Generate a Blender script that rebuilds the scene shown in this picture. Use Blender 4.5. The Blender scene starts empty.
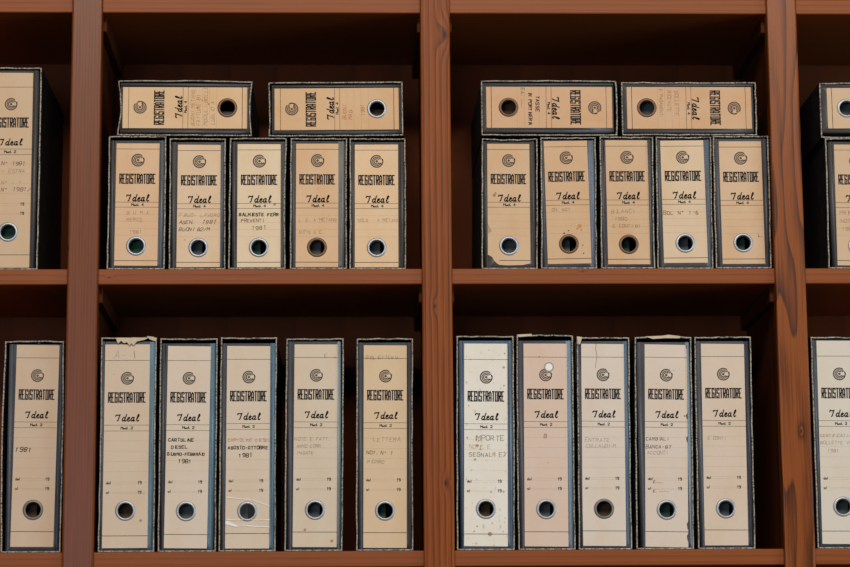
import bpy, bmesh, math, random
from mathutils import Vector, Matrix

C = bpy.context.scene.collection
PI = math.pi
# ------------------------------------------------------------------ helpers
def lin(c):
    return c / 12.92 if c <= 0.04045 else ((c + 0.055) / 1.055) ** 2.4
def rgb(r, g, b):
    return (lin(r / 255), lin(g / 255), lin(b / 255), 1.0)

def link(o, parent=None):
    C.objects.link(o)
    if parent is not None:
        o.parent = parent
    return o
def empty(name, loc=(0, 0, 0), roty=0.0):
    o = bpy.data.objects.new(name, None)
    o.empty_display_size = 0.03
    link(o)
    o.location = loc
    o.rotation_euler = (0, roty, 0)
    return o
def mesh_obj(name, verts, faces, mats, parent=None, idx=None, smooth=False):
    me = bpy.data.meshes.new(name)
    me.from_pydata(verts, [], faces)
    for m in (mats if isinstance(mats, (list, tuple)) else [mats]):
        me.materials.append(m)
    if idx:
        me.polygons.foreach_set('material_index', idx)
    if smooth:
        me.polygons.foreach_set('use_smooth', [True] * len(me.polygons))
    me.update()
    o = bpy.data.objects.new(name, me)
    return link(o, parent)
def fix_normals(o):
    bm = bmesh.new(); bm.from_mesh(o.data)
    bmesh.ops.recalc_face_normals(bm, faces=bm.faces)
    bm.to_mesh(o.data); bm.free()
def box(name, x0, x1, y0, y1, z0, z1, mat, parent=None, bevel=0.0, seg=3):
    v = [(x, y, z) for x in (x0, x1) for y in (y0, y1) for z in (z0, z1)]
    f = [(0, 1, 3, 2), (4, 6, 7, 5), (0, 4, 5, 1), (2, 3, 7, 6), (0, 2, 6, 4), (1, 5, 7, 3)]
    o = mesh_obj(name, v, f, mat, parent)
    fix_normals(o)
    if bevel:
        b = o.modifiers.new('bevel', 'BEVEL'); b.width = bevel; b.segments = seg
        b.limit_method = 'ANGLE'; b.harden_normals = False
        o.data.polygons.foreach_set('use_smooth', [False] * 6)
    return o

# ------------------------------------------------------------------ materials
class NT:
    def __init__(self, name):
        self.m = bpy.data.materials.new(name); self.m.use_nodes = True
        self.t = self.m.node_tree; self.n = self.t.nodes; self.l = self.t.links
        self.b = self.n['Principled BSDF']
    def add(self, kind, **kw):
        x = self.n.new(kind)
        for k, v in kw.items():
            setattr(x, k, v)
        return x
    def link(self, a, b): self.l.new(a, b)
    def math(self, op, a, b=None, clamp=False):
        x = self.add('ShaderNodeMath', operation=op, use_clamp=clamp)
        for i, s in enumerate((a, b)):
            if s is None: continue
            if isinstance(s, (int, float)): x.inputs[i].default_value = s
            else: self.link(s, x.inputs[i])
        return x.outputs[0]
    def coord(self, scale=(1, 1, 1), offset=(0, 0, 0)):
        tc = self.add('ShaderNodeTexCoord'); mp = self.add('ShaderNodeMapping')
        mp.inputs['Scale'].default_value = scale; mp.inputs['Location'].default_value = offset
        self.link(tc.outputs['Object'], mp.inputs['Vector'])
        return mp.outputs[0]
    def noise(self, vec, scale, detail=2.0, rough=0.5):
        x = self.add('ShaderNodeTexNoise')
        x.inputs['Scale'].default_value = scale; x.inputs['Detail'].default_value = detail
        x.inputs['Roughness'].default_value = rough
        self.link(vec, x.inputs['Vector'])
        return x.outputs['Fac']
    def ramp(self, fac, stops):
        x = self.add('ShaderNodeValToRGB')
        e = x.color_ramp.elements
        while len(e) < len(stops): e.new(0.5)
        for el, (p, c) in zip(e, stops):
            el.position = p; el.color = c if len(c) == 4 else (*c, 1)
        self.link(fac, x.inputs['Fac'])
        return x.outputs['Color']
    def mix(self, fac, a, b, mode='MIX'):
        x = self.add('ShaderNodeMix', data_type='RGBA', blend_type=mode)
        for s, i in ((fac, 0), (a, 6), (b, 7)):
            if isinstance(s, (int, float)): x.inputs[i].default_value = s
            elif isinstance(s, tuple): x.inputs[i].default_value = s
            else: self.link(s, x.inputs[i])
        return x.outputs[2]
    def set(self, **kw):
        for k, v in kw.items():
            s = self.b.inputs[k.replace('_', ' ')]
            if isinstance(v, (int, float, tuple)): s.default_value = v
            else: self.link(v, s)
    def bump(self, h, strength=0.2, dist=0.001):
        x = self.add('ShaderNodeBump'); x.inputs['Strength'].default_value = strength
        x.inputs['Distance'].default_value = dist
        self.link(h, x.inputs['Height']); self.link(x.outputs[0], self.b.inputs['Normal'])

def wood(name, axis, period, distort, dark, mid, light, seed, knots=(), rough=0.38, stretch=0.07, fibre=0.35, nscale=9.0, bands=(0.05, 0.42, 0.95), spec=0.28, gain=0.72):
    """varnished pine: grain rings that follow a stretched noise field, bent round knots"""
    w = NT(name)
    sc = [1, 1, 1]; sc[axis] = stretch
    across = 2 if axis == 0 else 0
    v = w.coord(tuple(sc), (seed * 3.1, seed * 1.7, seed * 2.3))
    n = w.noise(v, nscale, 1.5, 0.45)
    raw = w.coord()
    sep = w.add('ShaderNodeSeparateXYZ'); w.link(raw, sep.inputs[0])
    f = w.math('ADD', w.math('DIVIDE', sep.outputs[across], period), w.math('MULTIPLY', w.math('SUBTRACT', n, 0.5), distort))
    f = w.math('ADD', f, w.math('DIVIDE', sep.outputs[1], period * 1.7))
    kd = None
    for (kx, ky, kz, r, amp) in knots:
        d = w.add('ShaderNodeVectorMath', operation='SUBTRACT'); w.link(raw, d.inputs[0]); d.inputs[1].default_value = (kx, ky, kz)
        s = w.add('ShaderNodeVectorMath', operation='MULTIPLY'); w.link(d.outputs[0], s.inputs[0])
        q = [1 / r, 0.3 / r, 1 / r]; q[axis] *= 0.45
        s.inputs[1].default_value = q
        L = w.add('ShaderNodeVectorMath', operation='LENGTH'); w.link(s.outputs[0], L.inputs[0])
        g = w.math('POWER', 2.718, w.math('MULTIPLY', w.math('POWER', L.outputs['Value'], 2), -1))
        f = w.math('ADD', f, w.math('MULTIPLY', g, amp))
        k2 = w.math('POWER', 2.718, w.math('MULTIPLY', w.math('POWER', w.math('MULTIPLY', L.outputs['Value'], 3.2), 2), -1))
        kd = k2 if kd is None else w.math('MAXIMUM', kd, k2)
    fr = w.math('FRACT', f)                           # early wood fades to a dark late-wood line
    edge = w.math('MULTIPLY', w.math('SUBTRACT', 1.0, fr), 9.0, True)
    ring = w.math('MULTIPLY', w.math('SUBTRACT', 1.0, w.math('MULTIPLY', w.math('POWER', fr, 2.2), 0.9)), 1.0)
    ring = w.math('MAXIMUM', ring, w.math('SUBTRACT', 1.0, edge))
    sc2 = [480, 480, 480]; sc2[axis] = 9
    fib = w.noise(w.coord(tuple(sc2), (seed, seed, seed)), 1.0, 3.0, 0.6)
    big = w.noise(w.coord(tuple(4 * s for s in sc), (seed * 7, 0, seed)), 1.6, 2.0)
    fac = w.math('ADD', w.math('MULTIPLY', ring, gain), w.math('MULTIPLY', w.math('SUBTRACT', fib, 0.5), fibre * 1.6))
    fac = w.math('ADD', fac, w.math('MULTIPLY', w.math('SUBTRACT', big, 0.36), 0.5), True)
    col = w.ramp(fac, [(bands[0], dark), (bands[1], mid), (bands[2], light)])
    if kd is not None:
        col = w.mix(kd, col, tuple(c * 0.35 for c in dark[:3]) + (1,))
    w.set(Base_Color=col, Roughness=rough, Specular_IOR_Level=spec)
    w.bump(fac, 0.12, 0.0004)
    return w.m

def plain(name, col, rough=0.5, metal=0.0, mottled=0.0, scale=40.0, spec=0.5):
    w = NT(name)
    if mottled:
        n = w.noise(w.coord(), scale, 3.0)
        c = w.mix(n, tuple(x * (1 - mottled) for x in col[:3]) + (1,), tuple(min(1, x * (1 + mottled)) for x in col[:3]) + (1,))
        w.set(Base_Color=c)
    else:
        w.set(Base_Color=col)
    w.set(Roughness=rough, Metallic=metal, Specular_IOR_Level=spec)
    return w.m

def paper(name, col, seed, blotch=0.5, spots=0.0):
    w = NT(name)
    off = (seed * 1.37, seed * 2.11, seed * 0.73)
    n1 = w.noise(w.coord((1, 1, 0.55), off), 26, 3.0, 0.55)
    n2 = w.noise(w.coord((1, 1, 1), off), 260, 2.0, 0.6)
    warm = tuple(x * y for x, y in zip(col[:3], (0.96, 0.84, 0.68))) + (1,)
    pale = tuple(min(0.95, x * y) for x, y in zip(col[:3], (1.03, 1.05, 1.10))) + (1,)
    c = w.ramp(n1, [(0.28, pale), (0.5, col), (0.85, warm)])
    c = w.mix(blotch, col, c)
    c = w.mix(w.math('MULTIPLY', n2, 0.16), c, tuple(x * 0.6 for x in col[:3]) + (1,))
    if spots:
        s1 = w.noise(w.coord((1, 1, 0.8), off), 120, 1.0, 0.4)
        s = w.ramp(s1, [(0.70 - 0.035 * spots, (0, 0, 0)), (0.80 - 0.03 * spots, (1, 1, 1))])
        c = w.mix(w.math('MULTIPLY', s, 0.65), c, tuple(x * y for x, y in zip(col[:3], (0.62, 0.40, 0.22))) + (1,))
    w.set(Base_Color=c, Roughness=0.62, Specular_IOR_Level=0.3)
    return w.m

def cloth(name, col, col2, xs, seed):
    """bookbinder's cloth; the joint beyond xs takes a second tone, col2"""
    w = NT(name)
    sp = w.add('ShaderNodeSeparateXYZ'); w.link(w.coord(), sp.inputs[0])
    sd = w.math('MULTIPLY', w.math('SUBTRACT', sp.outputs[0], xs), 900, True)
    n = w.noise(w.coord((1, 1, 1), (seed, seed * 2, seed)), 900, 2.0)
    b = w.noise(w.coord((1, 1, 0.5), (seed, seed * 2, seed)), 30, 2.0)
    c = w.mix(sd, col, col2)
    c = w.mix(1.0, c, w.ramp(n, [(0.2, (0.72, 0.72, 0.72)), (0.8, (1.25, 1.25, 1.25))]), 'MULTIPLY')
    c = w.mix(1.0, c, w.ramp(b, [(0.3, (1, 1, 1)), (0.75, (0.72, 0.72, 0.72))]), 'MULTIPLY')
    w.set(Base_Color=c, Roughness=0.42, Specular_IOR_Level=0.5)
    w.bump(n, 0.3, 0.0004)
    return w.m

def speckle(name, light, dark, lo, hi, scale=650.0, rough=0.7):
    w = NT(name)
    n = w.noise(w.coord(), scale, 2.0, 0.7)
    b = w.noise(w.coord(), 45.0, 2.0, 0.5)
    f = w.math('ADD', n, w.math('MULTIPLY', w.math('SUBTRACT', b, 0.5), 0.35))
    w.set(Base_Color=w.ramp(f, [(lo, dark), (hi, light)]), Roughness=rough, Specular_IOR_Level=0.3)
    return w.m

M = {}
M['upright_left'] = wood('upright_left_wood', 2, 0.0047, 1.2, rgb(83, 39, 11), rgb(107, 51, 14), rgb(119, 59, 17), 1.0,
                         knots=[(-0.411, -0.008, 2.043, 0.005, 0.5)], stretch=0.03, nscale=7, fibre=0.95, rough=0.34)
M['upright_centre'] = wood('upright_centre_wood', 2, 0.0085, 2.6, rgb(77, 35, 9), rgb(121, 58, 15), rgb(153, 79, 20), 4.0,
                           knots=[(0.136, -0.008, 1.955, 0.006, 0.8), (0.155, -0.008, 2.375, 0.012, -1.6), (0.150, -0.008, 1.690, 0.006, 0.8)], stretch=0.03, nscale=9, fibre=0.8, rough=0.46, spec=0.2)
M['upright_right'] = wood('upright_right_wood', 2, 0.03, 5.6, rgb(61, 29, 13), rgb(103, 50, 18), rgb(139, 72, 25), 11.0,
                          knots=[(0.680, -0.008, 1.765, 0.006, 0.6)], stretch=0.14, nscale=20, fibre=0.6, rough=0.36, bands=(0.12, 0.5, 0.85), gain=0.85)
M['shelf'] = wood('shelf_wood', 0, 0.009, 1.6, rgb(109, 52, 15), rgb(132, 66, 19), rgb(145, 75, 23), 2.0,
                  knots=[(-0.350, 0.0, 2.0010, 0.004, 0.6), (0.36, 0.0, 2.010, 0.004, 0.6)], stretch=0.04, nscale=7, rough=0.5, fibre=0.6)
M['panel'] = wood('panel_wood', 2, 0.09, 2.0, rgb(72, 33, 15), rgb(80, 38, 17), rgb(88, 43, 19), 6.0, stretch=0.08, rough=0.6, spec=0.12)
M['back'] = wood('back_panel_wood', 2, 0.09, 2.0, rgb(104, 50, 24), rgb(114, 56, 27), rgb(124, 62, 30), 8.0, stretch=0.08, rough=0.6, spec=0.12)
M['cleat'] = wood('cleat_wood', 1, 0.03, 1.5, rgb(74, 35, 16), rgb(82, 40, 18), rgb(90, 44, 20), 3.0, stretch=0.06, rough=0.6, spec=0.12)

M['case_outer'] = speckle('black_marbled_paper', rgb(70, 70, 68), rgb(16, 16, 18), 0.55, 0.72, 500)
M['case_rim'] = speckle('worn_board_edge', rgb(190, 180, 162), rgb(46, 43, 40), 0.34, 0.60, 380)
M['case_inner'] = plain('black_lining', rgb(17, 17, 20), 0.8, 0, 0.3, 80, 0.2)
M['torn'] = plain('torn_white_board', rgb(205, 188, 160), 0.85, 0, 0.25, 200, 0.2)
M['ink'] = plain('black_print_ink', rgb(58, 52, 50), 0.7, 0, 0.25, 600, 0.2)
M['rule'] = plain('printed_rule_ink', rgb(84, 72, 60), 0.7, 0, 0, 1, 0.2)
M['emblem'] = plain('emblem_ink', rgb(94, 82, 72), 0.7, 0, 0.2, 600, 0.2)
M['steel'] = plain('steel_ring', rgb(172, 174, 178), 0.42, 0.55, 0.12, 200)
M['brass'] = plain('tarnished_brass_ring', rgb(118, 88, 66), 0.5, 0.4, 0.3, 220)
M['dullsteel'] = plain('dull_steel_ring', rgb(122, 118, 112), 0.5, 0.5, 0.2, 220)
M['papers_a'] = plain('grey_file_papers', rgb(104, 108, 108), 0.8, 0, 0.3, 120)
M['papers_b'] = plain('green_file_papers', rgb(60, 96, 80), 0.8, 0, 0.3, 120)
M['papers_c'] = plain('brown_file_papers', rgb(98, 72, 48), 0.8, 0, 0.3, 120)
M['white'] = plain('white_sticker', rgb(238, 236, 230), 0.5)
M['greyring'] = plain('grey_residue', rgb(158, 146, 132), 0.6)
def film(name):
    w = NT(name)
    w.set(Base_Color=rgb(245, 245, 245), Roughness=0.12, Alpha=0.025)
    return w.m
M['film'] = film('clear_tape_film')
w_ = NT('tape_edge'); w_.set(Base_Color=rgb(250, 248, 244), Roughness=0.2, Alpha=0.75); M['tape_edge'] = w_.m

# ------------------------------------------------------------------ bookcase and room shell
Z_MID, Z_BOT, Z_TOP = 2.0138, 1.5918, 2.4352        # tops of the three visible shelves
TH = 0.0238
BACK = 0.300
UP = [(-0.4119, -0.3661), (0.1175, 0.1627), (0.6497, 0.6957)]
UPX = [(-0.945, -0.8995)] + UP + [(1.229, 1.2745)]
bc = empty('bookcase', (0, 0, 0))
bc['label'] = 'reddish-brown varnished wooden bookcase with broad uprights holding rows of file boxes'
bc['category'] = 'bookcase'
ZT = 2.86
mats_up = ['upright_left', 'upright_left', 'upright_centre', 'upright_right', 'upright_centre']
for (x0, x1), mk in zip(UPX, mats_up):
    o = box('upright', x0, x1, -0.009, 0.016, 0, ZT, M[mk], bc, 0.0028, 3)
    box('side_panel', x0 + 0.007, x1 - 0.007, 0.0155, BACK, 0, ZT, M['panel'], bc)
levels = [0.10, 0.62, 1.13, Z_BOT, Z_MID, Z_TOP, ZT]
for i in range(4):
    a, b = UPX[i][1] - 0.007, UPX[i + 1][0] + 0.007
    for z in levels:
        box('shelf', a, b, 0.0, BACK, z - TH, z, M['shelf'], bc, 0.0022, 3)
        if z < ZT:
            for x0, x1 in ((a, a + 0.011), (b - 0.011, b)):
                box('cleat', x0, x1, 0.022, BACK - 0.002, z - TH - 0.024, z - TH, M['cleat'], bc, 0.001, 1)
    box('back_panel', a - 0.004, b + 0.004, BACK, BACK + 0.008, 0.0, ZT, M['back'], bc)
    box('plinth', a, b, 0.02, 0.038, 0.0, 0.10 - TH, M['panel'], bc)

fl = box('floor', -3.5, 3.8, -6.0, 0.40, -0.05, 0.0, plain('floor_boards', rgb(112, 86, 66), 0.6, 0, 0.2, 3), None)
fl['kind'] = 'structure'
wl = box('wall_back', -3.5, 3.8, 0.33, 0.40, 0.0, 3.2, plain('wall_plaster', rgb(205, 196, 182), 0.9, 0, 0.05, 6), None)
wl['kind'] = 'structure'

# ------------------------------------------------------------------ lettering (single-stroke glyphs, grid 4 x 6)
G = {'A': '002640,1232', 'B': '0006364533 03,33424130 00', 'C': '4536160501103041', 'D': '00062645412000', 'E': '46060040,0333',
     'F': '460600,0333', 'G': '453616050110304143 23', 'H': '0006,4046,0343', 'I': '2026', 'J': '4641301001', 'K': '0006,460340',
     'L': '060040', 'M': '0006234640', 'N': '00064046', 'O': '100105163645413010', 'P': '00063645443303', 'R': '0006364544330 3,2340',
     'S': '453616050433424130 1001', 'T': '0646,2026', 'U': '060110304146', 'V': '062046', 'W': '0610233046', 'X': '0046,0640',
     'Y': '062346,2320', 'Z': '06460040', '0': '100105163645413010', '1': '152620', '2': '051636454400 40', '3': '0646233342413010 01',
     '4': '360242,3630', '5': '4606033342413010 01', '6': '3616050110304142330 3', '7': '064620', '8': '1304051636454433130201103041 4233',
     '9': '301030414536160504 1343', '-': '1333', '.': '1011', '\u00b0': '14152524 14', '/': '0046', '=': '1232,1434',
     'o': '10010312324130 10', 'd': '4641301001031343', 'a': '4341301001031343,4340', 'l': '2620', "'": '1615'}
def glyph(ch):
    s = G.get(ch, '').replace(' ', '')
    return [[(int(p[i]), int(p[i + 1])) for i in range(0, len(p) - 1, 2)] for p in s.split(',') if p]
D = {'R': '0006262303,1320', 'E': '26060020,0313', 'G': '2506001023 13', 'I': '1016', 'S': '25260603232000 01', 'T': '0626,1016',
     'A': '0005162520,0222', 'O': '0006262000'}
D['G'] = '252606002023 13'
def dglyph(ch):
    return [[(int(p[i]), int(p[i + 1])) for i in range(0, len(p) - 1, 2)] for p in D[ch].replace(' ', '').split(',')]
SCRIPT = [[(0.2, 5.0), (0.5, 6.0), (1.4, 6.2), (2.6, 5.9), (4.4, 6.4)], [(4.4, 6.4), (3.4, 3.6), (2.5, 0.9), (1.7, 0.2)],
          [(9.3, 3.0), (8.2, 3.9), (7.0, 3.0), (6.4, 1.4), (6.9, 0.2), (7.9, 0.3), (9.0, 1.8)], [(10.6, 6.8), (9.4, 3.0), (8.8, 0.6), (9.4, 0.0), (10.3, 0.6)],
          [(11.6, 1.7), (13.0, 2.3), (13.6, 3.3), (13.0, 3.9), (12.0, 3.2), (11.4, 1.6), (11.8, 0.2), (12.9, 0.1), (13.9, 0.9)],
          [(17.6, 3.2), (16.6, 3.9), (15.5, 3.0), (14.9, 1.4), (15.3, 0.2), (16.3, 0.3), (17.4, 1.8)], [(17.9, 3.9), (17.2, 1.0), (17.6, 0.1), (18.5, 0.5)],
          [(20.3, 1.8), (21.8, 4.0), (22.7, 6.0), (22.2, 6.8), (21.4, 5.6), (20.6, 2.4), (20.6, 0.5), (21.3, 0.0), (22.4, 0.8)]]

class Print:
    """flat lettering lying on a label, u to the right and v up, metres from the label centre"""
    def __init__(self, y):
        self.v, self.f, self.i, self.y = [], [], [], y
    def quad(self, pts, m, lift=0.0):
        n = len(self.v)
        self.v += [(p[0], self.y - lift, p[1]) for p in pts]
        self.f.append(tuple(range(n, n + len(pts)))); self.i.append(m)
    def seg(self, a, b, w, m):
        dx, dy = b[0] - a[0], b[1] - a[1]; L = math.hypot(dx, dy) or 1e-9
        dx, dy = dx / L * w / 2, dy / L * w / 2
        a = (a[0] - dx * .8, a[1] - dy * .8); b = (b[0] + dx * .8, b[1] + dy * .8)
        self.quad([(a[0] + dy, a[1] - dx), (b[0] + dy, b[1] - dx), (b[0] - dy, b[1] + dx), (a[0] - dy, a[1] + dx)], m)
    def line(self, pts, w, m):
        for a, b in zip(pts, pts[1:]): self.seg(a, b, w, m)
    def arc(self, c, r0, r1, a0, a1, m, n=22):
        for k in range(n):
            t0 = math.radians(a0 + (a1 - a0) * k / n); t1 = math.radians(a0 + (a1 - a0) * (k + 1) / n)
            self.quad([(c[0] + r * math.cos(t), c[1] + r * math.sin(t)) for r, t in ((r0, t0), (r1, t0), (r1, t1), (r0, t1))], m)
    def text(self, s, u, v, h, w, m, rnd=None, slant=0.0, track=0.78, aspect=0.6):
        x = u
        for ch in s:
            jx = rnd.uniform(-.06, .06) * h if rnd else 0; jy = rnd.uniform(-.08, .08) * h if rnd else 0
            k = h * (rnd.uniform(.86, 1.12) if rnd else 1)
            for st in glyph(ch):
                self.line([(x + jx + px / 4 * k * aspect + slant * py / 6 * k, v + jy + py / 6 * k) for px, py in st], w, m)
            x += h * track * (0.5 if ch in ".'I" else 1)

def plate(poly, c, r, y, n=40):
    """flat sheet of outline poly with a round hole of radius r about c"""
    ang = sorted(set([round(2 * PI * k / n, 5) for k in range(n)] + [round(math.atan2(p[1] - c[1], p[0] - c[0]) % (2 * PI), 5) for p in poly]))
    out = []
    for a in ang:
        d = (math.cos(a), math.sin(a)); best = None
        for p, q in zip(poly, poly[1:] + poly[:1]):
            ex, ey = q[0] - p[0], q[1] - p[1]; den = d[0] * ey - d[1] * ex
            if abs(den) < 1e-12: continue
            t = ((p[0] - c[0]) * ey - (p[1] - c[1]) * ex) / den
            s = ((p[0] - c[0]) * d[1] - (p[1] - c[1]) * d[0]) / den
            if t > 0 and -1e-4 <= s <= 1 + 1e-4: best = t if best is None else min(best, t)
        out.append((c[0] + d[0] * best, c[1] + d[1] * best))
    v = [(c[0] + r * math.cos(a), y, c[1] + r * math.sin(a)) for a in ang] + [(p[0], y, p[1]) for p in out]
    N = len(ang)
    return v, [(k, N + k, N + (k + 1) % N, (k + 1) % N) for k in range(N)]

# ------------------------------------------------------------------ parts of a file box
def make_case(W, H, shear, bows, rnd, parent, off, t=0.0024, depth=0.288):
    """open-fronted cardboard slipcase; bows = (left, right, top) bulge in metres at the open edge"""
    N = 12
    def loop(inset, bow_k, front):
        pts = []
        w, h = W / 2 - inset, H / 2 - inset
        cs = [(-w, -h), (w, -h), (w, h), (-w, h)]
        for s in range(4):
            a, b = cs[s], cs[(s + 1) % 4]
            for k in range(N):
                q = k / N
                e = math.sin(PI * q)
                x, z = a[0] + (b[0] - a[0]) * q, a[1] + (b[1] - a[1]) * q
                if s == 3: x -= bows[0] * e * bow_k
                if s == 1: x += bows[1] * e * bow_k
                if s == 2: z += bows[2] * e * bow_k
                if s == 0 and len(bows) > 3: z -= bows[3] * e * bow_k
                if front and s != 0:
                    jx, jz = J[s][k]
                    x += jx; z += jz
                pts.append((x + shear * z, z))
        return pts
    J = {s: [((0 if k == 0 else rnd.uniform(-.0005, .0005)), 0 if k == 0 else rnd.uniform(-.0005, .0005)) for k in range(N)] for s in range(4)}
    rings = [(loop(0, 0, False), depth, 0), (loop(0, 0.45, False), depth * 0.4, 0), (loop(0, 1, True), 0.0012, 0),
             (loop(0.0005, 1, True), 0.0, 1), (loop(t - 0.0005, 1, True), 0.0, 1), (loop(t, 1, True), 0.0012, 1),
             (loop(t, 0.45, False), depth * 0.4, 2), (loop(t, 0, False), depth - t, 2)]
    v, f, idx = [], [], []
    n = 4 * N
    for pts, y, _ in rings:
        v += [(p[0] + off[0], y, p[1] + off[1]) for p in pts]
    mi = [0, 0, 1, 1, 1, 2, 2]
    for r in range(len(rings) - 1):
        for k in range(n):
            f.append((r * n + k, r * n + (k + 1) % n, (r + 1) * n + (k + 1) % n, (r + 1) * n + k)); idx.append(mi[r])
    f.append(tuple(range(n))); idx.append(0)
    f.append(tuple(range((len(rings) - 1) * n, len(rings) * n))); idx.append(2)
    o = mesh_obj('slipcase', v, f, [M['case_outer'], M['case_rim'], M['case_inner']], parent, idx)
    fix_normals(o)
    return o

def make_binder(W, H, cu, cv, hole, r, mat, parent, rec, depth=0.262):
    """binder body: flat spine with a finger hole, rounded joints and two side boards, one shell"""
    e = 0.0042
    x0, x1, z0, z1 = -W / 2, W / 2, -H / 2, H / 2
    poly = [(x0 + e, z0), (x1 - e, z0), (x1 - e, z1), (x0 + e, z1)]
    v, f = plate(poly, (hole[0] - cu, hole[1] - cv), r, 0.0)
    for sx in (-1, 1):
        prof = [(sx * (W / 2 - e + e * math.sin(a)), e - e * math.cos(a)) for a in [k * PI / 2 / 6 for k in range(7)]] + [(sx * W / 2, depth)]
        n = len(v)
        for px, py in prof: v += [(px, py, z0), (px, py, z1)]
        for k in range(len(prof) - 1):
            q = (n + 2 * k, n + 2 * k + 1, n + 2 * k + 3, n + 2 * k + 2)
            f.append(q if sx > 0 else q[::-1])
    v = [(a + cu, b + rec, c + cv) for a, b, c in v]
    o = mesh_obj('binder', v, f, mat, parent)
    bm = bmesh.new(); bm.from_mesh(o.data)
    bmesh.ops.remove_doubles(bm, verts=bm.verts, dist=1e-6)
    bmesh.ops.recalc_face_normals(bm, faces=bm.faces)
    fr = [x for x in bm.faces if abs(x.normal.y) > .99]
    if fr and fr[0].normal.y > 0: bmesh.ops.reverse_faces(bm, faces=bm.faces)
    for x in bm.faces: x.smooth = True
    bm.to_mesh(o.data); bm.free()
    s = o.modifiers.new('board', 'SOLIDIFY'); s.thickness = 0.0022; s.offset = -1
    return o

def make_ring(c, r_in, r_out, y, mat, parent):
    prof = [(r_in, 0.006), (r_in, 0.0002), (r_in + 0.0004, -0.0009), (r_in + 0.0011, -0.0013), ((r_in + r_out) / 2, -0.0012), (r_out - 0.0008, -0.0008), (r_out, 0.0002)]
    n = 48; v, f = [], []
    for k in range(n):
        a = 2 * PI * k / n
        v += [(c[0] + p[0] * math.cos(a), y + p[1], c[1] + p[0] * math.sin(a)) for p in prof]
    m = len(prof)
    for k in range(n):
        for j in range(m - 1):
            f.append((k * m + j, k * m + j + 1, ((k + 1) % n) * m + j + 1, ((k + 1) % n) * m + j))
    o = mesh_obj('finger_ring', v, f, mat, parent, None, True)
    fix_normals(o)
    return o

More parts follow.
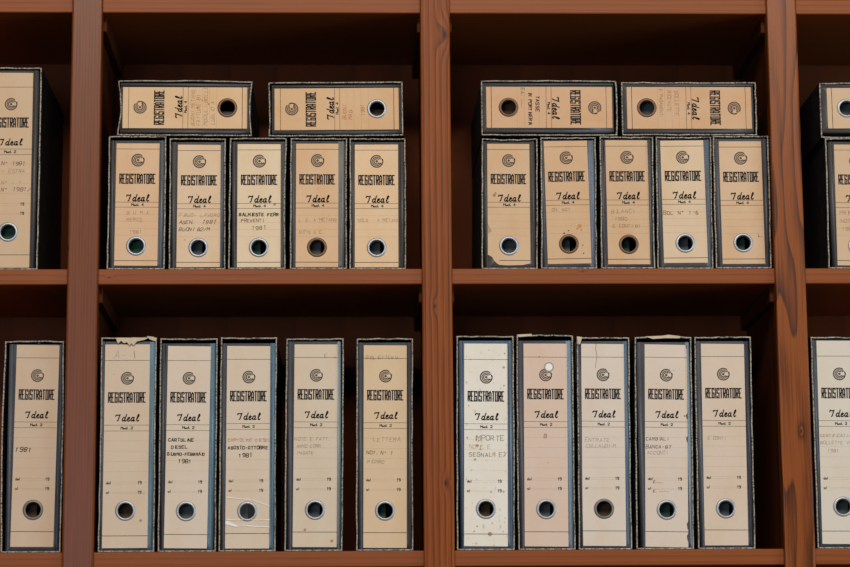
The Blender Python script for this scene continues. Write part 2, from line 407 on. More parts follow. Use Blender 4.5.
def make_label(key, W, H, tall, cu, cv, rot, hole, y, mat, parent, hand, rnd, torn=False):
    HP = 203.0 if tall else 122.0
    k = H / HP; ku = W / 44.0
    sh = PRINT_SHIFT.get(key, 0.0)                     # the sheet was not trimmed alike on every label
    T = lambda px: H / 2 - (px + sh) * k               # px below the printed sheet's edge -> v
    # hole comes in the case frame: bring it to the turned label frame
    hx, hy = hole[0] - cu, hole[1] - cv
    c_, s_ = math.cos(-rot), math.sin(-rot)
    hc = (hx * c_ - hy * s_, hx * s_ + hy * c_)
    w, h = W / 2, H / 2
    j = lambda: rnd.uniform(-.0003, .0003)
    poly = [(-w + j(), -h), (w + j(), -h + j()), (w + j(), h), (-w, h + j())]
    if torn:
        poly = [(-w + 0.0170, -h + 0.0006), (-w + 0.030, -h - 0.0002), (w - .012, -h + .0004), (w, -h + .003), (w, h), (-w, h), (-w, -h + 0.016),
                (-w + .0025, -h + .0150), (-w + .0065, -h + .0125), (-w + .0092, -h + .0075), (-w + .0135, -h + .0030)]
    v, f = plate(poly, hc, 0.0118, 0.0)
    front = len(v)
    P = Print(-0.00012)
    # printed rules
    top_l, l1, l2, bot_l = (16.2, 81.2, 87.0, 191.0) if tall else (5.7, 59.0, 64.0, 117.2)
    x_l = -w + (0.0175 if torn else 0)
    P.line([(-w, T(top_l)), (w, T(top_l))], 0.45 * k, 2); P.line([(-w, T(l1)), (w, T(l1))], 0.38 * k, 2)
    P.line([(-w, T(l2)), (w, T(l2))], 0.38 * k, 2); P.line([(x_l, T(bot_l)), (w, T(bot_l))], 0.6 * k, 2)
    # writing lines, very faint
    a, b, st = (97, 150, 10.2) if tall else (71, 94, 7)
    q = a
    while q < b:
        P.line([(-w + .001, T(q)), (w - .001, T(q))], 0.22 * k, 4); q += st
    # emblem of nested Cs
    em = (0.3 * ku, T(34.2 if tall else 16.9)); er = 6.5 * k
    P.arc(em, er * .80, er, 52, 383, 3, 36)
    P.arc(em, er * .57, er * .72, 28, 342, 3, 30); P.arc(em, er * .32, er * .5, 40, 330, 3, 24); P.arc(em, er * .0, er * .2, 0, 360, 3, 18)
    P.line([(em[0] + er * .55, em[1] + er * .62), (em[0] + er * .95, em[1] + er * .1)], .7 * k, 3)
    P.line([(em[0] + er * .30, em[1] - er * .30), (em[0] + er * .85, em[1] - er * .42)], .7 * k, 3)
    # REGISTRATORE
    y0, y1 = (58.8, 48.2) if tall else (40.7, 30.5)
    word = 'REGISTRATORE'; xw = 37.4 * ku
    adv = [0.55 if ch == 'I' else 1.0 for ch in word]; unit = xw / sum(adv)
    x = -xw / 2 + 0.2 * ku
    sw = 0.35 * unit
    for ch, ad in zip(word, adv):
        gw = unit * 0.92 - sw
        if ch == 'I': x -= unit * 0.20
        for stp in dglyph(ch):
            P.line([(x + sw / 2 + px / 2 * gw, T(y0) + sw / 2 + py / 6 * ((y0 - y1) * k - sw)) for px, py in stp], sw * 1.12, 1)
        x += unit * ad + (unit * 0.20 if ch == 'I' else 0)
    # script word
    yb = 77.2 if tall else 58.0
    for stp in SCRIPT:
        P.line([((px - 11.2) * ku * 1.02 + 0.6 * ku, T(yb) + py * k * 0.98) for px, py in stp], 1.15 * k, 1)
    # Mod. number
    P.text('Mod. ' + ('2' if tall else '4'), -5.4 * ku, T(85.2 if tall else 62.6), 2.3 * k, .62 * k, 1, None, 0, .95, .8)
    if tall:
        for yy, s in ((138.8, 'dal'), (148.3, 'al')):
            P.text(s, -w + 3.2 * ku, T(yy + 1), 2.3 * k, .55 * k, 1, None, 0, .72, .55)
            P.text('19', w - 10.2 * ku, T(yy + 1), 2.6 * k, .62 * k, 1, None, 0, .78, .6)
            P.line([(-w + 9 * ku, T(yy + 1)), (w - 11 * ku, T(yy + 1))], .2 * k, 4)
    for (au, px, size, text, ink, slant) in hand:
        mi = {'pen': 1, 'pencil': 5, 'faint': 6, 'red': 7}[ink]
        P.text(text, -w + au * ku, T(px - sh), size * 0.8 * k, (0.72 if ink == 'pen' else 0.6) * k, mi, rnd, slant, 1.0, .68)
    for au, px, rr in SPOTS.get(key, ()):
        P.arc((-w + au * ku, T(px - sh)), 0, rr * k, 0, 360, 9, 12)
    if key == 'F1': P.quad([(-w - .0, T(80)), (-w + .006, T(88)), (-w + .001, T(91))], 4)
    if key == 'F2':
        for bx, by, rr in ((33.5, 85, 1.9), (31, 87.5, 1.2), (35, 89, 1.0)):
            P.arc((-w + bx * ku, T(by)), 0, rr * k, 0, 360, 8, 14)
        for bx, by, rr in ((17.5, 92, .9), (22, 89.5, .7), (36, 104, .6), (36.5, 112, .7), (26, 107, .4)):
            P.arc((-w + bx * ku, T(by)), 0, rr * k, 0, 360, 2, 8)
    if key == 'I3':
        P.line([(-w + 15.5 * ku, T(0)), (-w + 15 * ku, T(8)), (-w + 16.2 * ku, T(15)), (-w + 15.2 * ku, T(22)), (-w + 14.5 * ku, T(27))], .4 * k, 2)
    if key == 'I4':
        for yy, ln in ((2, 5), (72, 6), (95, 6), (180, 8), (192, 8)):
            P.quad([(w, T(yy)), (w - 1.6 * ku, T(yy + ln * .4)), (w - .9 * ku, T(yy + ln)), (w, T(yy + ln + 1))], 2)
    if key == 'G1': P.arc((-w + 22.8 * ku, T(1.8)), 0, 1.1 * k, 0, 360, 1, 10)
    n0 = len(v)
    v = v + P.v; f = f + [tuple(n0 + i for i in q) for q in P.f]
    idx = [0] * (len(f) - len(P.f)) + P.i
    c_, s_ = math.cos(rot), math.sin(rot)
    v = [(a_ * c_ - b_ * s_ + cu, y + yy, a_ * s_ + b_ * c_ + cv) for a_, yy, b_ in v]
    o = mesh_obj('label', v, f, [mat, M['ink'], M['rule'], M['emblem']] + INKS[key] + [M['stain'], M['foxing']], parent, idx)
    fix = o.data
    return o

PRINT_SHIFT = {'LT': -1.2, 'G1': -3.2, 'H2': -1.6, 'H3': -2.8, 'H4': -2.8, 'H5': -3.0, 'I2': -2.4, 'I3': -2.8, 'I4': -3.2, 'I5': -3.4, 'J1': -0.6}
_q = random.Random(5)
SPOTS = {'I1': [(_q.uniform(2, 42), _q.uniform(4, 200), _q.uniform(.4, 1.1)) for _ in range(26)] + [(26, 191, 2.2), (13, 103, 1.6), (40, 24, 1.3), (41, 10, .9), (11, 117, 1.3)],
         'H1': [(37, 176, 1.4), (40, 150, .6), (9, 30, .5)], 'I4': [(41, 72, 1.1), (30, 26, .6), (12, 40, .5)], 'H4': [(12, 186, 1.4), (39, 197, 1.6), (41, 13.5, .8)],
         'A2': [(20, 50, .6), (8, 95, .7)], 'A3': [(38, 60, 1.5), (30, 100, .8)], 'B1': [(26, 84, 1.0), (22, 73, .9), (30, 78, .7)], 'F1': [(7, 52, 1.6), (8.5, 50, 1.1)],
         'I2': [(16, 13.5, .8), (24, 120, .6)], 'J1': [(12, 70, .7), (30, 150, .5)]}
M['stain'] = plain('orange_stain', rgb(196, 138, 78), 0.7)
def ink(name, col, alpha):
    w = NT(name); w.set(Base_Color=col, Roughness=0.8, Alpha=alpha, Specular_IOR_Level=0.1)
    return w.m
_inks = [ink('faint_rule_ink', rgb(120, 92, 70), 0.24), ink('pencil', rgb(84, 74, 66), 0.5), ink('faded_pencil', rgb(120, 96, 76), 0.24), ink('faded_red_ink', rgb(190, 84, 60), 0.3)]
M['foxing'] = ink('foxing_stain', rgb(150, 96, 52), 0.38)

# name, stands Upright / lies with its head Left / Right, then metres on the shelf front:
# case centre x, base z, width, height, lean, turn; label centre x, z, width, height, turn; cloth left and right of it; ring metal
FILES = [
    ('LT','U',-0.5036,2.0146,0.0913,0.3119,-0.0002,0.0088,-0.5037,2.1687,0.066,0.2999,0.0005,0.0059,0.0062,'s'),
    ('A1','U',-0.3115,2.0144,0.0867,0.2048,0.004,-0.0057,-0.3111,2.1144,0.0646,0.1882,-0.0054,0.0059,0.0065,'s'),
    ('A2','U',-0.2201,2.0143,0.0851,0.2017,-0.0062,-0.0003,-0.2182,2.1124,0.0648,0.1886,-0.0016,0.0071,0.0041,'s'),
    ('A3','U',-0.1294,2.0142,0.086,0.2016,0.0124,0.0033,-0.1274,2.1121,0.0651,0.1895,0.001,0.0062,0.0056,'s'),
    ('A4','U',-0.0374,2.0141,0.0859,0.202,0.0067,-0.0003,-0.0397,2.1124,0.0641,0.1906,-0.0027,0.0053,0.0077,'b'),
    ('A5','U',0.0516,2.0139,0.0852,0.2026,0.0039,0.0042,0.0501,2.112,0.0656,0.1897,-0.0005,0.0044,0.0077,'s'),
    ('B1','L',-0.2404,2.2202,0.204,0.0854,-0.0243,-0.012,-0.2405,2.2646,0.1883,0.0641,-0.0021,0.008,0.005,'b'),
    ('B2','L',-0.0112,2.2188,0.2046,0.0845,-0.0297,0.0148,-0.0097,2.2617,0.1889,0.0648,0.0076,0.0068,0.0044,'s'),
    ('C1','R',0.3135,2.2215,0.2071,0.086,-0.0103,0.0041,0.3144,2.2664,0.1925,0.0644,-0.0004,0.005,0.0077,'b'),
    ('C2','R',0.5281,2.2238,0.207,0.0841,-0.0081,0.0063,0.5288,2.2679,0.1911,0.0652,-0.0002,0.0041,0.0074,'b'),
    ('D1','R',0.8325,2.2182,0.2067,0.0864,-0.0123,0.0025,0.8352,2.2656,0.1882,0.0639,0.0037,0.0044,0.0074,'s'),
    ('E1','U',0.7776,2.013,0.0872,0.2004,0.0175,-0.0003,0.7807,2.1132,0.0644,0.188,-0.0079,0.0059,0.0053,'s'),
    ('F1','U',0.2517,2.0145,0.0847,0.2021,0.0233,-0.004,0.2503,2.1145,0.0643,0.1879,-0.0053,0.0037,0.0068,'s'),
    ('F2','U',0.3408,2.0144,0.0847,0.2031,0.0163,0.0052,0.3394,2.1174,0.0662,0.19,0.0166,0.0044,0.0074,'b'),
    ('F3','U',0.43,2.0145,0.0821,0.2041,0.0117,0.0006,0.431,2.1172,0.0643,0.1918,0.0021,0.0068,0.0038,'b'),
    ('F4','U',0.5174,2.0147,0.0853,0.2045,0.0174,0.0051,0.517,2.119,0.0661,0.1899,0.0082,0.0053,0.0068,'s'),
    ('F5','U',0.6050,2.0148,0.0850,0.2059,0.0106,0.0051,0.6049,2.1167,0.0645,0.1901,0.0039,0.0053,0.0062,'s'),
    ('G1','U',-0.4597,1.5931,0.0876,0.3125,-0.0023,-0.002,-0.4564,1.751,0.063,0.2983,-0.0106,0.0074,0.0067,'g'),
    ('H1','U',-0.3197,1.593,0.0825,0.3177,0.0006,-0.0019,-0.3218,1.75,0.0662,0.3014,0.0003,0.0041,0.0065,'s'),
    ('H2','U',-0.2307,1.5926,0.0853,0.317,0.0004,-0.0028,-0.2317,1.7485,0.0635,0.2993,-0.0106,0.0056,0.0068,'s'),
    ('H3','U',-0.1419,1.5923,0.0838,0.3186,0.0061,-0.0028,-0.1421,1.7479,0.0645,0.3,-0.004,0.0056,0.0068,'s'),
    ('H4','U',-0.0439,1.592,0.0855,0.3166,0.0119,-0.002,-0.0419,1.7498,0.0647,0.3007,-0.0071,0.0074,0.0035,'s'),
    ('H5','U',0.0608,1.5916,0.0844,0.3167,0.0086,-0.0037,0.0614,1.7481,0.0643,0.3006,-0.0058,0.0062,0.0062,'s'),
    ('I1','U',0.2104,1.5922,0.0856,0.3195,0.0131,-0.0019,0.2113,1.7501,0.065,0.3014,-0.0112,0.0044,0.0065,'s'),
    ('I2','U',0.3005,1.5919,0.0848,0.3205,0.0092,-0.0037,0.3005,1.7496,0.0649,0.3019,-0.0087,0.0059,0.0059,'s'),
    ('I3','U',0.3875,1.5915,0.0793,0.3174,0.0143,-0.0027,0.3866,1.7494,0.064,0.3007,-0.01,0.0038,0.0053,'g'),
    ('I4','U',0.4769,1.5911,0.0855,0.3184,0.0239,-0.0037,0.4807,1.7472,0.0638,0.3016,-0.0186,0.0074,0.0044,'s'),
    ('I5','U',0.5676,1.5908,0.0854,0.3189,0.0152,0.0035,0.5678,1.749,0.0648,0.3006,-0.007,0.0056,0.0065,'s'),
    ('J1','U',0.7447,1.5919,0.0851,0.3177,0.0031,-0.0028,0.7434,1.7522,0.0655,0.3039,-0.0062,0.005,0.0059,'s'),
]

PAPER = {'LT': (212, 182, 148), 'A1': (224, 186, 148), 'A2': (226, 196, 162), 'A3': (230, 206, 172), 'A4': (222, 184, 144), 'A5': (230, 196, 156),
         'B1': (224, 188, 146), 'B2': (218, 178, 134), 'C1': (214, 172, 132), 'C2': (214, 174, 136), 'D1': (212, 180, 144), 'E1': (212, 180, 144), 'E2': (214, 182, 146),
         'F1': (216, 180, 142), 'F2': (214, 176, 136), 'F3': (214, 178, 140), 'F4': (222, 194, 160), 'F5': (216, 182, 146),
        'G1': (210, 184, 158), 'H1': (216, 194, 170), 'H2': (222, 204, 184), 'H3': (220, 201, 178), 'H4': (219, 200, 176), 'H5': (222, 194, 158),
         'I1': (236, 229, 215), 'I2': (222, 196, 176), 'I3': (223, 207, 190), 'I4': (222, 204, 186), 'I5': (219, 197, 174), 'J1': (220, 208, 190)}
# cloth of the spine, then of the joint right of the label
CLOTH = {'A': (96, 93, 92), 'B': (92, 89, 88), 'C': (96, 93, 92), 'D': (90, 88, 88), 'E': (92, 90, 90), 'F': (100, 100, 104), 'G': (94, 96, 104),
         'H': (92, 92, 98), 'I': (98, 98, 104), 'J': (88, 94, 102), 'L': (86, 84, 84)}
CLOTH1 = {'I1': (104, 118, 140), 'H1': (92, 98, 106), 'F1': (90, 88, 88), 'F3': (94, 88, 92)}
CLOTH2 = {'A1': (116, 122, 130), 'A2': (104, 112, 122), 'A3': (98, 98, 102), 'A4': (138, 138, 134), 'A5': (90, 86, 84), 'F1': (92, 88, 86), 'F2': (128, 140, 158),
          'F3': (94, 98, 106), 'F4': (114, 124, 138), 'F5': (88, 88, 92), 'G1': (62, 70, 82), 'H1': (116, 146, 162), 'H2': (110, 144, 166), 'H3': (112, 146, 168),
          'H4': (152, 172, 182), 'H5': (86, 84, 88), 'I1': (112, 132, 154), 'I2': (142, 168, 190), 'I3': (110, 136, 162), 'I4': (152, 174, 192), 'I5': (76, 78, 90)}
T = 'tall file box '
S = 'short file box '
UPG, LYG, TLG = 'short file boxes standing on the middle shelf', 'short file boxes lying on top of the standing ones', 'tall file boxes on the lower shelf'
LABEL = {
 'LT': T + 'standing on the upper shelf at the far left edge of the photo',
 'A1': S + 'standing beside the left upright, leftmost of the five in its row',
 'A2': S + 'with slanting pencil lines on its label, second right of left upright',
 'A3': S + 'with three rows of dark ink writing, middle of the upper left five',
 'A4': S + 'with brown finger ring standing fourth right of the left upright',
 'A5': S + 'standing last in its row, next to the central upright on its left',
 'B1': S + 'with dented ends lying on its side, nearest the left upright',
 'B2': S + 'with red pencilled notes lying on its side, left of central upright',
 'C1': S + 'with dark slanting ink lying on its side, just right of central upright',
 'C2': S + 'with faded notes lying on its side, nearest left of the right upright',
 'D1': S + 'lying on its side beyond the right upright, cut by photo edge',
 'E1': S + 'standing under a lying one beyond the right upright, cut by photo edge',
 'E2': S + 'standing outside the picture, right neighbour of the one beyond right upright',
 'F1': S + 'with torn lower label corner, standing just right of the central upright',
 'F2': S + 'with small orange stain on its label, second right of central upright',
 'F3': S + 'with brown ring and faint pencil, middle of the upper right five',
 'F4': S + 'with short pencil note on paler label, fourth right of central upright',
 'F5': S + 'with blank label standing last in its row beside the right upright',
 'G1': T + 'with bold pencilled year, standing alone left of the left upright below',
 'H1': T + 'with ragged torn top edge and pencilled capitals above the emblem',
 'H2': T + 'with four rows of dark ink, second right of the left upright',
 'H3': T + 'with torn clear tape around the finger ring, third right of left upright',
 'H4': T + 'standing apart with dark gaps on both sides, left of central upright',
 'H5': T + 'with orange-tan label, standing left of and nearest the central upright',
 'I1': T + 'with whitish label spotted brown, standing just right of the central upright',
 'I2': T + 'with white dot over the emblem on its pinkish label',
 'I3': T + 'with cracked label and dull ring, middle of the lower right five',
 'I4': T + 'with nicked right label edge, fourth right of central upright on lower shelf',
 'I5': T + 'last of its row before the dark gap beside the right upright',
 'J1': T + 'standing beyond the right upright on the lower shelf, cut by photo edge'}
HAND = {
 'LT': [(14, 97, 4.4, 'N\u00b0 1981', 'pencil', .2), (14, 105, 4.4, '= ESTRA', 'faint', .2), (14, 117, 4.4, 'N\u00b0 - 1', 'faint', .2), (14, 124, 4.8, 'N\u00b0 1981/', 'pencil', .2)],
 'A1': [(12, 71, 4, 'B U M A', 'faint', 0), (12, 78, 4, 'MERCE', 'faint', 0), (15, 90, 4, '1981', 'faint', 0)],
 'A2': [(2, 72, 4, 'F.BUO- LAVORO', 'faint', .3), (2, 79, 4, 'AGEN.', 'pencil', .3), (25, 79, 4.6, '1981', 'pencil', .4), (2, 86, 4, 'BUONI 82/M', 'pencil', .3)],
 'A3': [(2, 71.5, 3.6, 'BALMIESTE FERR', 'pen', .05), (4, 77.5, 3.6, 'PREVENTI', 'pencil', .05), (15, 85, 4.6, '1981', 'pencil', .05)],
 'A4': [(3, 77, 3.6, 'L. E. A METANO', 'faint', 0), (4, 89, 3.2, 'DITTE E C.', 'faint', 0)],
 'A5': [(3, 77, 3.4, 'NOLO - A METANO', 'faint', 0)],
 'B1': [(3, 70, 4, 'BUONI METANO', 'faint', .2), (3, 76, 4, 'FATTURE 81', 'faint', .2), (3, 83, 4.4, 'MODULI-BOLLE', 'faint', .2), (4, 90, 4, 'LUGLIO A', 'faint', .2)],
 'B2': [(11, 70, 4, 'BUONI', 'red', .1), (11, 76, 4, 'MAG.', 'red', .1), (15, 88, 3.6, '1981', 'red', .1)],
 'C1': [(10, 74, 4, 'TASSE', 'pen', .1), (6, 81, 3.6, 'IN PORTINERIA', 'pen', .1), (1, 88, 3.6, 'E.L. ......', 'pencil', .1)],
 'C2': [(4, 75, 4, 'BOLLETTE', 'faint', .1), (4, 82, 3.6, 'RICEVUTE', 'faint', .1), (2, 90, 3.4, 'E PAGAMENTI', 'faint', .1)],
 'D1': [(3, 76, 4, 'RICEVUTE', 'faint', 0)],
 'E1': [(4, 71, 4.4, 'PRIMA', 'faint', 0), (5, 79, 4.4, 'NOTA', 'faint', 0), (6, 87, 4.4, '1981', 'faint', 0)],
 'F1': [], 'E2': [], 'F2': [(6, 70, 3.6, 'ON. NOT', 'faint', 0)],
 'F3': [(5, 72, 4.6, 'BILANCI', 'faint', .1), (8, 79, 4, '1980', 'faint', .1), (6, 86, 3.6, 'E CONTI-81', 'faint', .1)],
 'F4': [(1, 74, 4.4, 'BOL N\u00b0 1-6', 'pencil', .05)],
 'F5': [(38, 95, 3.4, 'L.', 'pencil', 0)],
 'G1': [(1.5, 108.0, 5.4, '1981', 'pen', .25)],
 'H1': [(9, 14, 9, 'A-', 'faint', .2), (27, 14, 9, 'I', 'pencil', -.15)],
 'H2': [(2.5, 96.5, 3.8, 'CARTOLINE', 'pen', .05), (5.5, 103.5, 3.8, 'DIESEL', 'pen', .05), (1.5, 110.5, 3.4, 'GIUGNO-FEBBRAIO', 'pen', .05), (13, 118, 4.4, '1981', 'pen', .05)],
 'H3': [(2, 96.5, 3.6, 'CARTOLINE DIESEL', 'red', .05), (2, 104, 3.6, 'AGOSTO-OTTOBRE', 'pen', .05), (13, 112, 4.4, '1981', 'pen', .05)],
 'H4': [(1, 97, 3.8, 'NOTE E FATT.', 'faint', .1), (3, 104, 3.4, 'ANNO CORR.', 'faint', .1), (4, 111, 3.4, 'PAGATE', 'faint', .1), (30, 13, 4, 'E.', 'faint', .1)],
 'H5': [(10, 97, 5, 'LETTERA', 'faint', .1), (3, 110, 4, 'NOT. N\u00b0 1', 'pencil', .15), (4, 119, 4, 'PIOMBO', 'faint', .15), (2, 14, 4, 'BIGLIETTERIA', 'faint', .1)],
 'I1': [(10, 98, 6, 'IMPORTE', 'pencil', .05), (5, 106, 4.6, 'NOTE E', 'faint', .05), (5, 114, 5, 'SEGNALI E/', 'pencil', .05)],
 'I2': [(20, 95, 5, 'B', 'pencil', .1)],
 'I3': [(3, 99, 4.6, 'ENTRATE', 'faint', .1), (4, 105, 4, 'COLLAUDI-M', 'faint', .1)],
 'I4': [(1, 97, 4, 'CAMBIALI', 'pencil', .1), (1, 105, 4, 'BANCA-87', 'pencil', .1), (2, 111, 4, 'ACCONTI', 'faint', .1), (8, 139.5, 3, 'E......', 'pencil', .2), (8, 149, 3, 'E. ----', 'pencil', .2)],
 'I5': [(5, 97, 3.4, 'E CONTI', 'faint', .1)],
 'J1': [(1, 97, 3.6, 'CERTIFICATI-E', 'faint', .1), (1, 104, 3.6, 'BOLLETTE VARIE', 'faint', .1), (8, 112, 3.8, '1981', 'faint', .1)]}
INKS = {k: _inks for k in PAPER}
# dents and bulges of the open edge, metres outward: left, right, top (in the box's own upright frame)
BOWS = {'G1': (.0022, .0008, .001), 'B1': (.0004, .0012, -.0040, -.0030), 'B2': (.0004, .0004, -.001), 'C1': (.001, .0005, .0015), 'F1': (.0005, .0002, -.0018),
        'A1': (-.0006, .0004, .0004), 'A3': (.0002, -.0016, .0006), 'I3': (-.0004, -.0006, .0008), 'I4': (.0004, .0002, .0016), 'H3': (.0003, -.0006, -.001),
        'I2': (.0006, -.0004, .0012), 'D1': (.001, .001, -.0025)}

tops = {}
ORDER = [r for r in FILES if r[1] == 'U'] + [r for r in FILES if r[1] != 'U']
_e = next(r for r in FILES if r[0] == 'E1')
ORDER.insert(1, ('E2', 'U', _e[2] + 0.0905) + _e[3:8] + (_e[8] + 0.0905,) + _e[9:])
for row in ORDER:
    key, o, cx, z0, w, h, lean, turn, lx, lz, lw, lh, lrot, cl, cr, ring = row
    rnd = random.Random(key)
    tall = lh > 0.25 and o == 'U'
    shelf = Z_BOT if key[0] in 'GHIJ' else Z_MID
    y0 = 0.004 + rnd.uniform(-.001, .0025)
    if o == 'U':
        base = shelf + 0.0002
        top = z0 + h
        if key in ('E1', 'E2'): top += 0.003
        if not tall and key[0] in 'AEF': top = min(top, {'A': 2.2190, 'E': 2.2172, 'F': 2.2200}[key[0]])
        W, H = w, top - base
        tops.setdefault(key[0], []).append(top)
        root = empty('archive_file_box', (cx, y0, base))
        off = (0.0, H / 2); U, V, LW, LH = lx - cx, lz - (base + H / 2), lw, lh
        if tall: V -= 0.0007; LH += 0.0012
    else:
        base = max(tops[{'B': 'A', 'C': 'F', 'D': 'E'}[key[0]]]) + 0.0006 + abs(turn) * w * 0.06
        W, H = h, w
        cz = base + W / 2
        root = empty('archive_file_box', (cx, y0, base), (-PI / 2 if o == 'L' else PI / 2) - turn * 0.5 * (1 if abs(turn) > .01 else 0))
        s = 1 if o == 'L' else -1
        off = (s * W / 2, 0.0)
        zc = z0 + h / 2
        U, V = s * (lz - zc), -s * (lx - cx)
        LW, LH = lh, lw
        lean = 0.0
        lrot = lrot - (turn * 0.5 if abs(turn) > .01 else 0)
    root['label'] = LABEL[key]; root['category'] = 'file box'
    root['group'] = TLG if key[0] in 'GHIJ' else (UPG if o == 'U' else LYG)
    if key == 'LT': del root['group']
    bows = BOWS.get(key, tuple(rnd.uniform(-.0006, .0006) for _ in range(3)))
    t = 0.0022
    make_case(W, H, lean * 0.6, bows, rnd, root, off, t)
    # binder: label width plus the cloth left and right of it, resting on the slipcase floor
    BW = min(LW + cl + cr, W - 2 * t - 0.0012)
    lim = (W - 2 * t - BW) / 2 - 0.0004
    bu = max(-lim, min(lim, U + (cr - cl) / 2))
    b0 = -H / 2 + t + 0.0002
    btop = min(V + LH / 2 + 0.0042, H / 2 - t - 0.002)
    BH = btop - b0
    bv = (btop + b0) / 2
    lv = max(V, b0 + 0.0012 + LH / 2) if o == 'U' else V
    HP = 203.0 if tall else 122.0
    ru, rv = 0.0, LH / 2 - (166.2 if tall else {'B2': 100.5, 'C1': 100.5, 'F5': 101.2}.get(key, 102.6)) * LH / HP
    hole = (U + ru * math.cos(lrot) - rv * math.sin(lrot), lv + ru * math.sin(lrot) + rv * math.cos(lrot))
    rec = 0.0030 + rnd.uniform(0, .0012)
    O = lambda p: (p[0] + off[0], p[1] + off[1])
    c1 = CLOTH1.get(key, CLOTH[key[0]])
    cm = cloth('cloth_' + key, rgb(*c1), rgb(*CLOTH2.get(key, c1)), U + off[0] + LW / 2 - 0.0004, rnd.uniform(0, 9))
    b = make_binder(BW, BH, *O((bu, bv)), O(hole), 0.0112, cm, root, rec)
    pm = paper('paper_' + key, rgb(*PAPER[key]), rnd.uniform(1, 30), 0.9 if key[0] in 'ABCF' else 0.5, 1.0 if key == 'I1' else (0))
    lb = make_label(key, LW, LH, tall, *O((U, lv)), lrot, O(hole), rec - 0.0003, pm, b, HAND[key], rnd, key == 'F1')
    rg = make_ring(O(hole), 0.0110, 0.0152, rec - 0.0004, M[{'s': 'steel', 'b': 'brass', 'g': 'dullsteel'}[ring]], b)
    if ring == 'b': rg['label'] = 'brown tarnished finger ring'
    pk = rnd.choice(['papers_a', 'papers_b', 'papers_c', 'papers_a'])
    if key in ('A1', 'F5', 'I4'): pk = 'papers_b'
    pw = BW * rnd.uniform(.42, .6)
    pu = bu - BW / 2 + 0.004 + pw / 2
    c0 = O((pu, bv - 0.004))
    box('papers', c0[0] - pw / 2, c0[0] + pw / 2, rec + 0.024, rec + 0.245, c0[1] - BH / 2 + 0.006, c0[1] + BH / 2 - 0.012, M[pk], b)
    if key == 'I2':
        k = LH / 203.0; c = O((U + 4.4 * k, lv + LH / 2 - 23.8 * k)); P = Print(rec - 0.0006)
        P.arc(c, 3.7 * k, 4.9 * k, 0, 360, 1, 28); P.arc(c, 0, 3.8 * k, 0, 360, 0, 28)
        st = mesh_obj('sticker', P.v, P.f, [M['white'], M['greyring']], b, P.i); st['label'] = 'round white sticker over the emblem'
    if key == 'H3':
        k = LH / 203.0
        A = lambda px, py: O((U + (px - 22) * k, lv + LH / 2 - py * k))
        P = Print(rec - 0.0012)
        def band(pts, ws, m):
            for (a, wa), (b2, wb) in zip(list(zip(pts, ws)), list(zip(pts[1:], ws[1:]))):
                P.quad([(a[0], a[1] - wa / 2), (b2[0], b2[1] - wb / 2), (b2[0], b2[1] + wb / 2), (a[0], a[1] + wa / 2)], m, 0.0002)
        band([A(0.2, 152), A(13, 153.5), A(27, 155), A(36, 158.2), A(44, 161)], [.0012, .0010, .0009, .0012, .0009], 1)
        band([A(0.2, 174.2), A(20, 174.4), A(32, 174.6), A(44, 174.8)], [.0010, .0006, .0006, .0014], 1)
        band([A(12, 179.5), A(26, 181), A(44, 181.8)], [.0006, .0012, .0012], 1)
        band([A(0.2, 177.4), A(4, 178.2), A(9, 180.2), A(13, 181)], [.0050, .0054, .0036, .0010], 1)
        band([A(0.2, 152.3), A(13, 153.6), A(27, 155.2)], [.0001, .0001, .0001], 0)
        P.quad([A(0.2, 152), A(27, 155), A(44, 161), A(44, 182), A(20, 181), A(0.2, 176)], 0)
        tp = mesh_obj('torn_tape', P.v, P.f, [M['film'], M['tape_edge']], b, P.i); tp['label'] = 'torn clear tape with shiny white creases'
    if key in ('H1', 'I3', 'I4', 'I2'):
        v, f = [], []
        def shard(pts, y, th=0.0009):
            n = len(v); m = len(pts)
            for q in pts: v.append((q[0] + off[0], y, q[1] + off[1]))
            for q in pts: v.append((q[0] + off[0], y + th, q[1] + off[1]))
            f.append(tuple(range(n, n + m))); f.append(tuple(range(n + 2 * m - 1, n + m - 1, -1)))
            for i in range(m): f.append((n + i, n + (i + 1) % m, n + m + (i + 1) % m, n + m + i))
        hw, ht = W / 2, H / 2
        q = 0.00148
        if key == 'H1':   # scraps of torn board hanging under the top edge, loose flap at the right corner
            shard([(-hw + 15 * q, ht - .3 * q), (-hw + 47 * q, ht - .6 * q), (-hw + 44 * q, ht - 2.4 * q), (-hw + 36 * q, ht - 4.2 * q), (-hw + 32.5 * q, ht - 8.2 * q), (-hw + 30.6 * q, ht - 6.0 * q),
                   (-hw + 28.5 * q, ht - 8.4 * q), (-hw + 26 * q, ht - 5.0 * q), (-hw + 23 * q, ht - 6.0 * q), (-hw + 20 * q, ht - 3.5 * q), (-hw + 17 * q, ht - 6.5 * q), (-hw + 15.5 * q, ht - 3 * q)], -.0005)
            shard([(hw - 10 * q, ht + 1.2 * q), (hw - 3 * q, ht + .4 * q), (hw + .2 * q, ht - 2.5 * q), (hw - 1.5 * q, ht - 4 * q), (hw - 7 * q, ht - 2.2 * q)], -.0009)
        if key == 'I3':
            shard([(-hw + 1 * q, ht + 1.2 * q), (-hw + 6.5 * q, ht + .6 * q), (-hw + 6 * q, ht - 1.2 * q), (-hw + 4.4 * q, ht - 6.5 * q), (-hw + 2.6 * q, ht - 7 * q), (-hw + 1.8 * q, ht - 3 * q)], -.0006)
        if key == 'I4':
            shard([(-hw + 12 * q, ht + .5 * q), (-hw + 30 * q, ht + 1.3 * q), (-hw + 36 * q, ht + 2.2 * q), (-hw + 48 * q, ht + .8 * q), (-hw + 47 * q, ht - 1.4 * q), (-hw + 33 * q, ht - 1.2 * q), (-hw + 20 * q, ht - 2 * q)], -.0004)
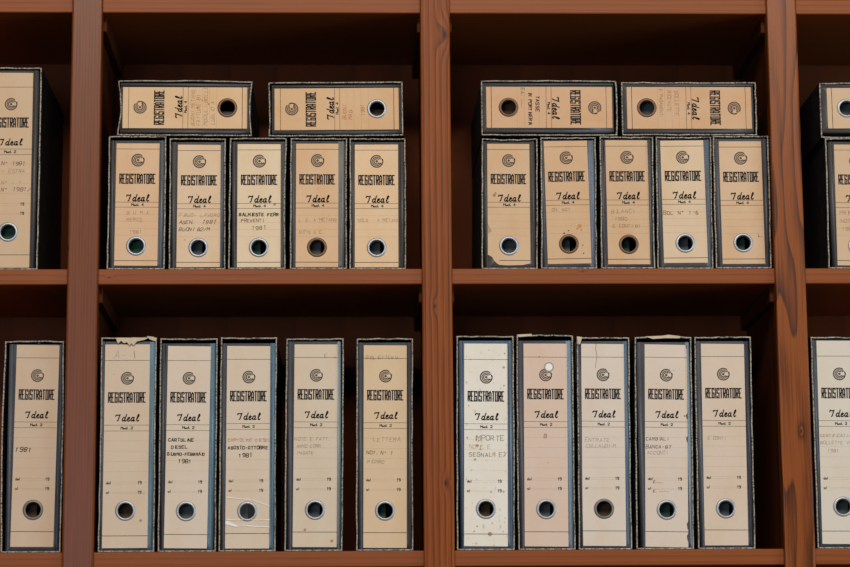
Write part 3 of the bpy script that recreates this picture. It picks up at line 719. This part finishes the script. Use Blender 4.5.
        if key == 'I2':
            shard([(-hw + 1 * q, ht + .8 * q), (-hw + 16 * q, ht + 1.6 * q), (-hw + 16 * q, ht - .5 * q), (-hw + 3 * q, ht - 1.6 * q)], -.0004)
        to = mesh_obj('torn_edge', v, f, M['torn'], root); fix_normals(to)
        to['label'] = 'torn white board showing at the open edge'

# ------------------------------------------------------------------ daylight and room light
def area(name, loc, target, sx, sy, power, col):
    L = bpy.data.lights.new(name, 'AREA'); L.shape = 'RECTANGLE'; L.size = sx; L.size_y = sy; L.energy = power; L.color = col
    o = bpy.data.objects.new(name, L); link(o); o.location = loc
    o.rotation_euler = (Vector(target) - Vector(loc)).to_track_quat('-Z', 'Y').to_euler()
    return o
area('window_daylight', (-1.0, -4.2, 1.85), (-0.2, 0, 1.75), 1.7, 0.9, 24, (0.64, 0.80, 1.0))
area('side_window_daylight', (3.4, -1.8, 1.8), (0.1, 0, 1.75), 1.4, 1.6, 46, (0.62, 0.82, 1.0))
area('skylight', (0.2, -5.0, 4.75), (0.1, 0, 1.9), 4.4, 1.3, 255, (1.0, 0.91, 0.80))
wd = bpy.data.worlds.new('room'); bpy.context.scene.world = wd; wd.use_nodes = True
bg = wd.node_tree.nodes['Background']; bg.inputs[0].default_value = (0.95, 0.86, 0.78, 1); bg.inputs[1].default_value = 0.02

# ------------------------------------------------------------------ camera
f_px, pitch, yaw, roll = 2424.74, 0.177066, 0.034106, -0.0074556
F = Vector((math.sin(yaw) * math.cos(pitch), math.cos(yaw) * math.cos(pitch), math.sin(pitch)))
r = Vector((math.cos(yaw), -math.sin(yaw), 0)); u = r.cross(F)
c_, s_ = math.cos(roll), math.sin(roll)
r2, u2 = r * c_ + u * s_, -r * s_ + u * c_
cd = bpy.data.cameras.new('camera'); cam = bpy.data.objects.new('camera', cd); link(cam)
cam.matrix_world = Matrix(((r2.x, u2.x, -F.x, 0), (r2.y, u2.y, -F.y, -3.58), (r2.z, u2.z, -F.z, 1.35), (0, 0, 0, 1)))
cd.sensor_fit = 'HORIZONTAL'; cd.sensor_width = 36; cd.lens = f_px * 36 / 850
cd.clip_start = 0.05
cd.dof.use_dof = True; cd.dof.focus_distance = 3.65; cd.dof.aperture_fstop = 4.0
sc = bpy.context.scene
sc.camera = cam
sc.view_settings.view_transform = 'Standard'; sc.view_settings.look = 'None'
sc.view_settings.gamma = 1.0; sc.view_settings.use_curve_mapping = False
sc.view_settings.exposure = 0.0
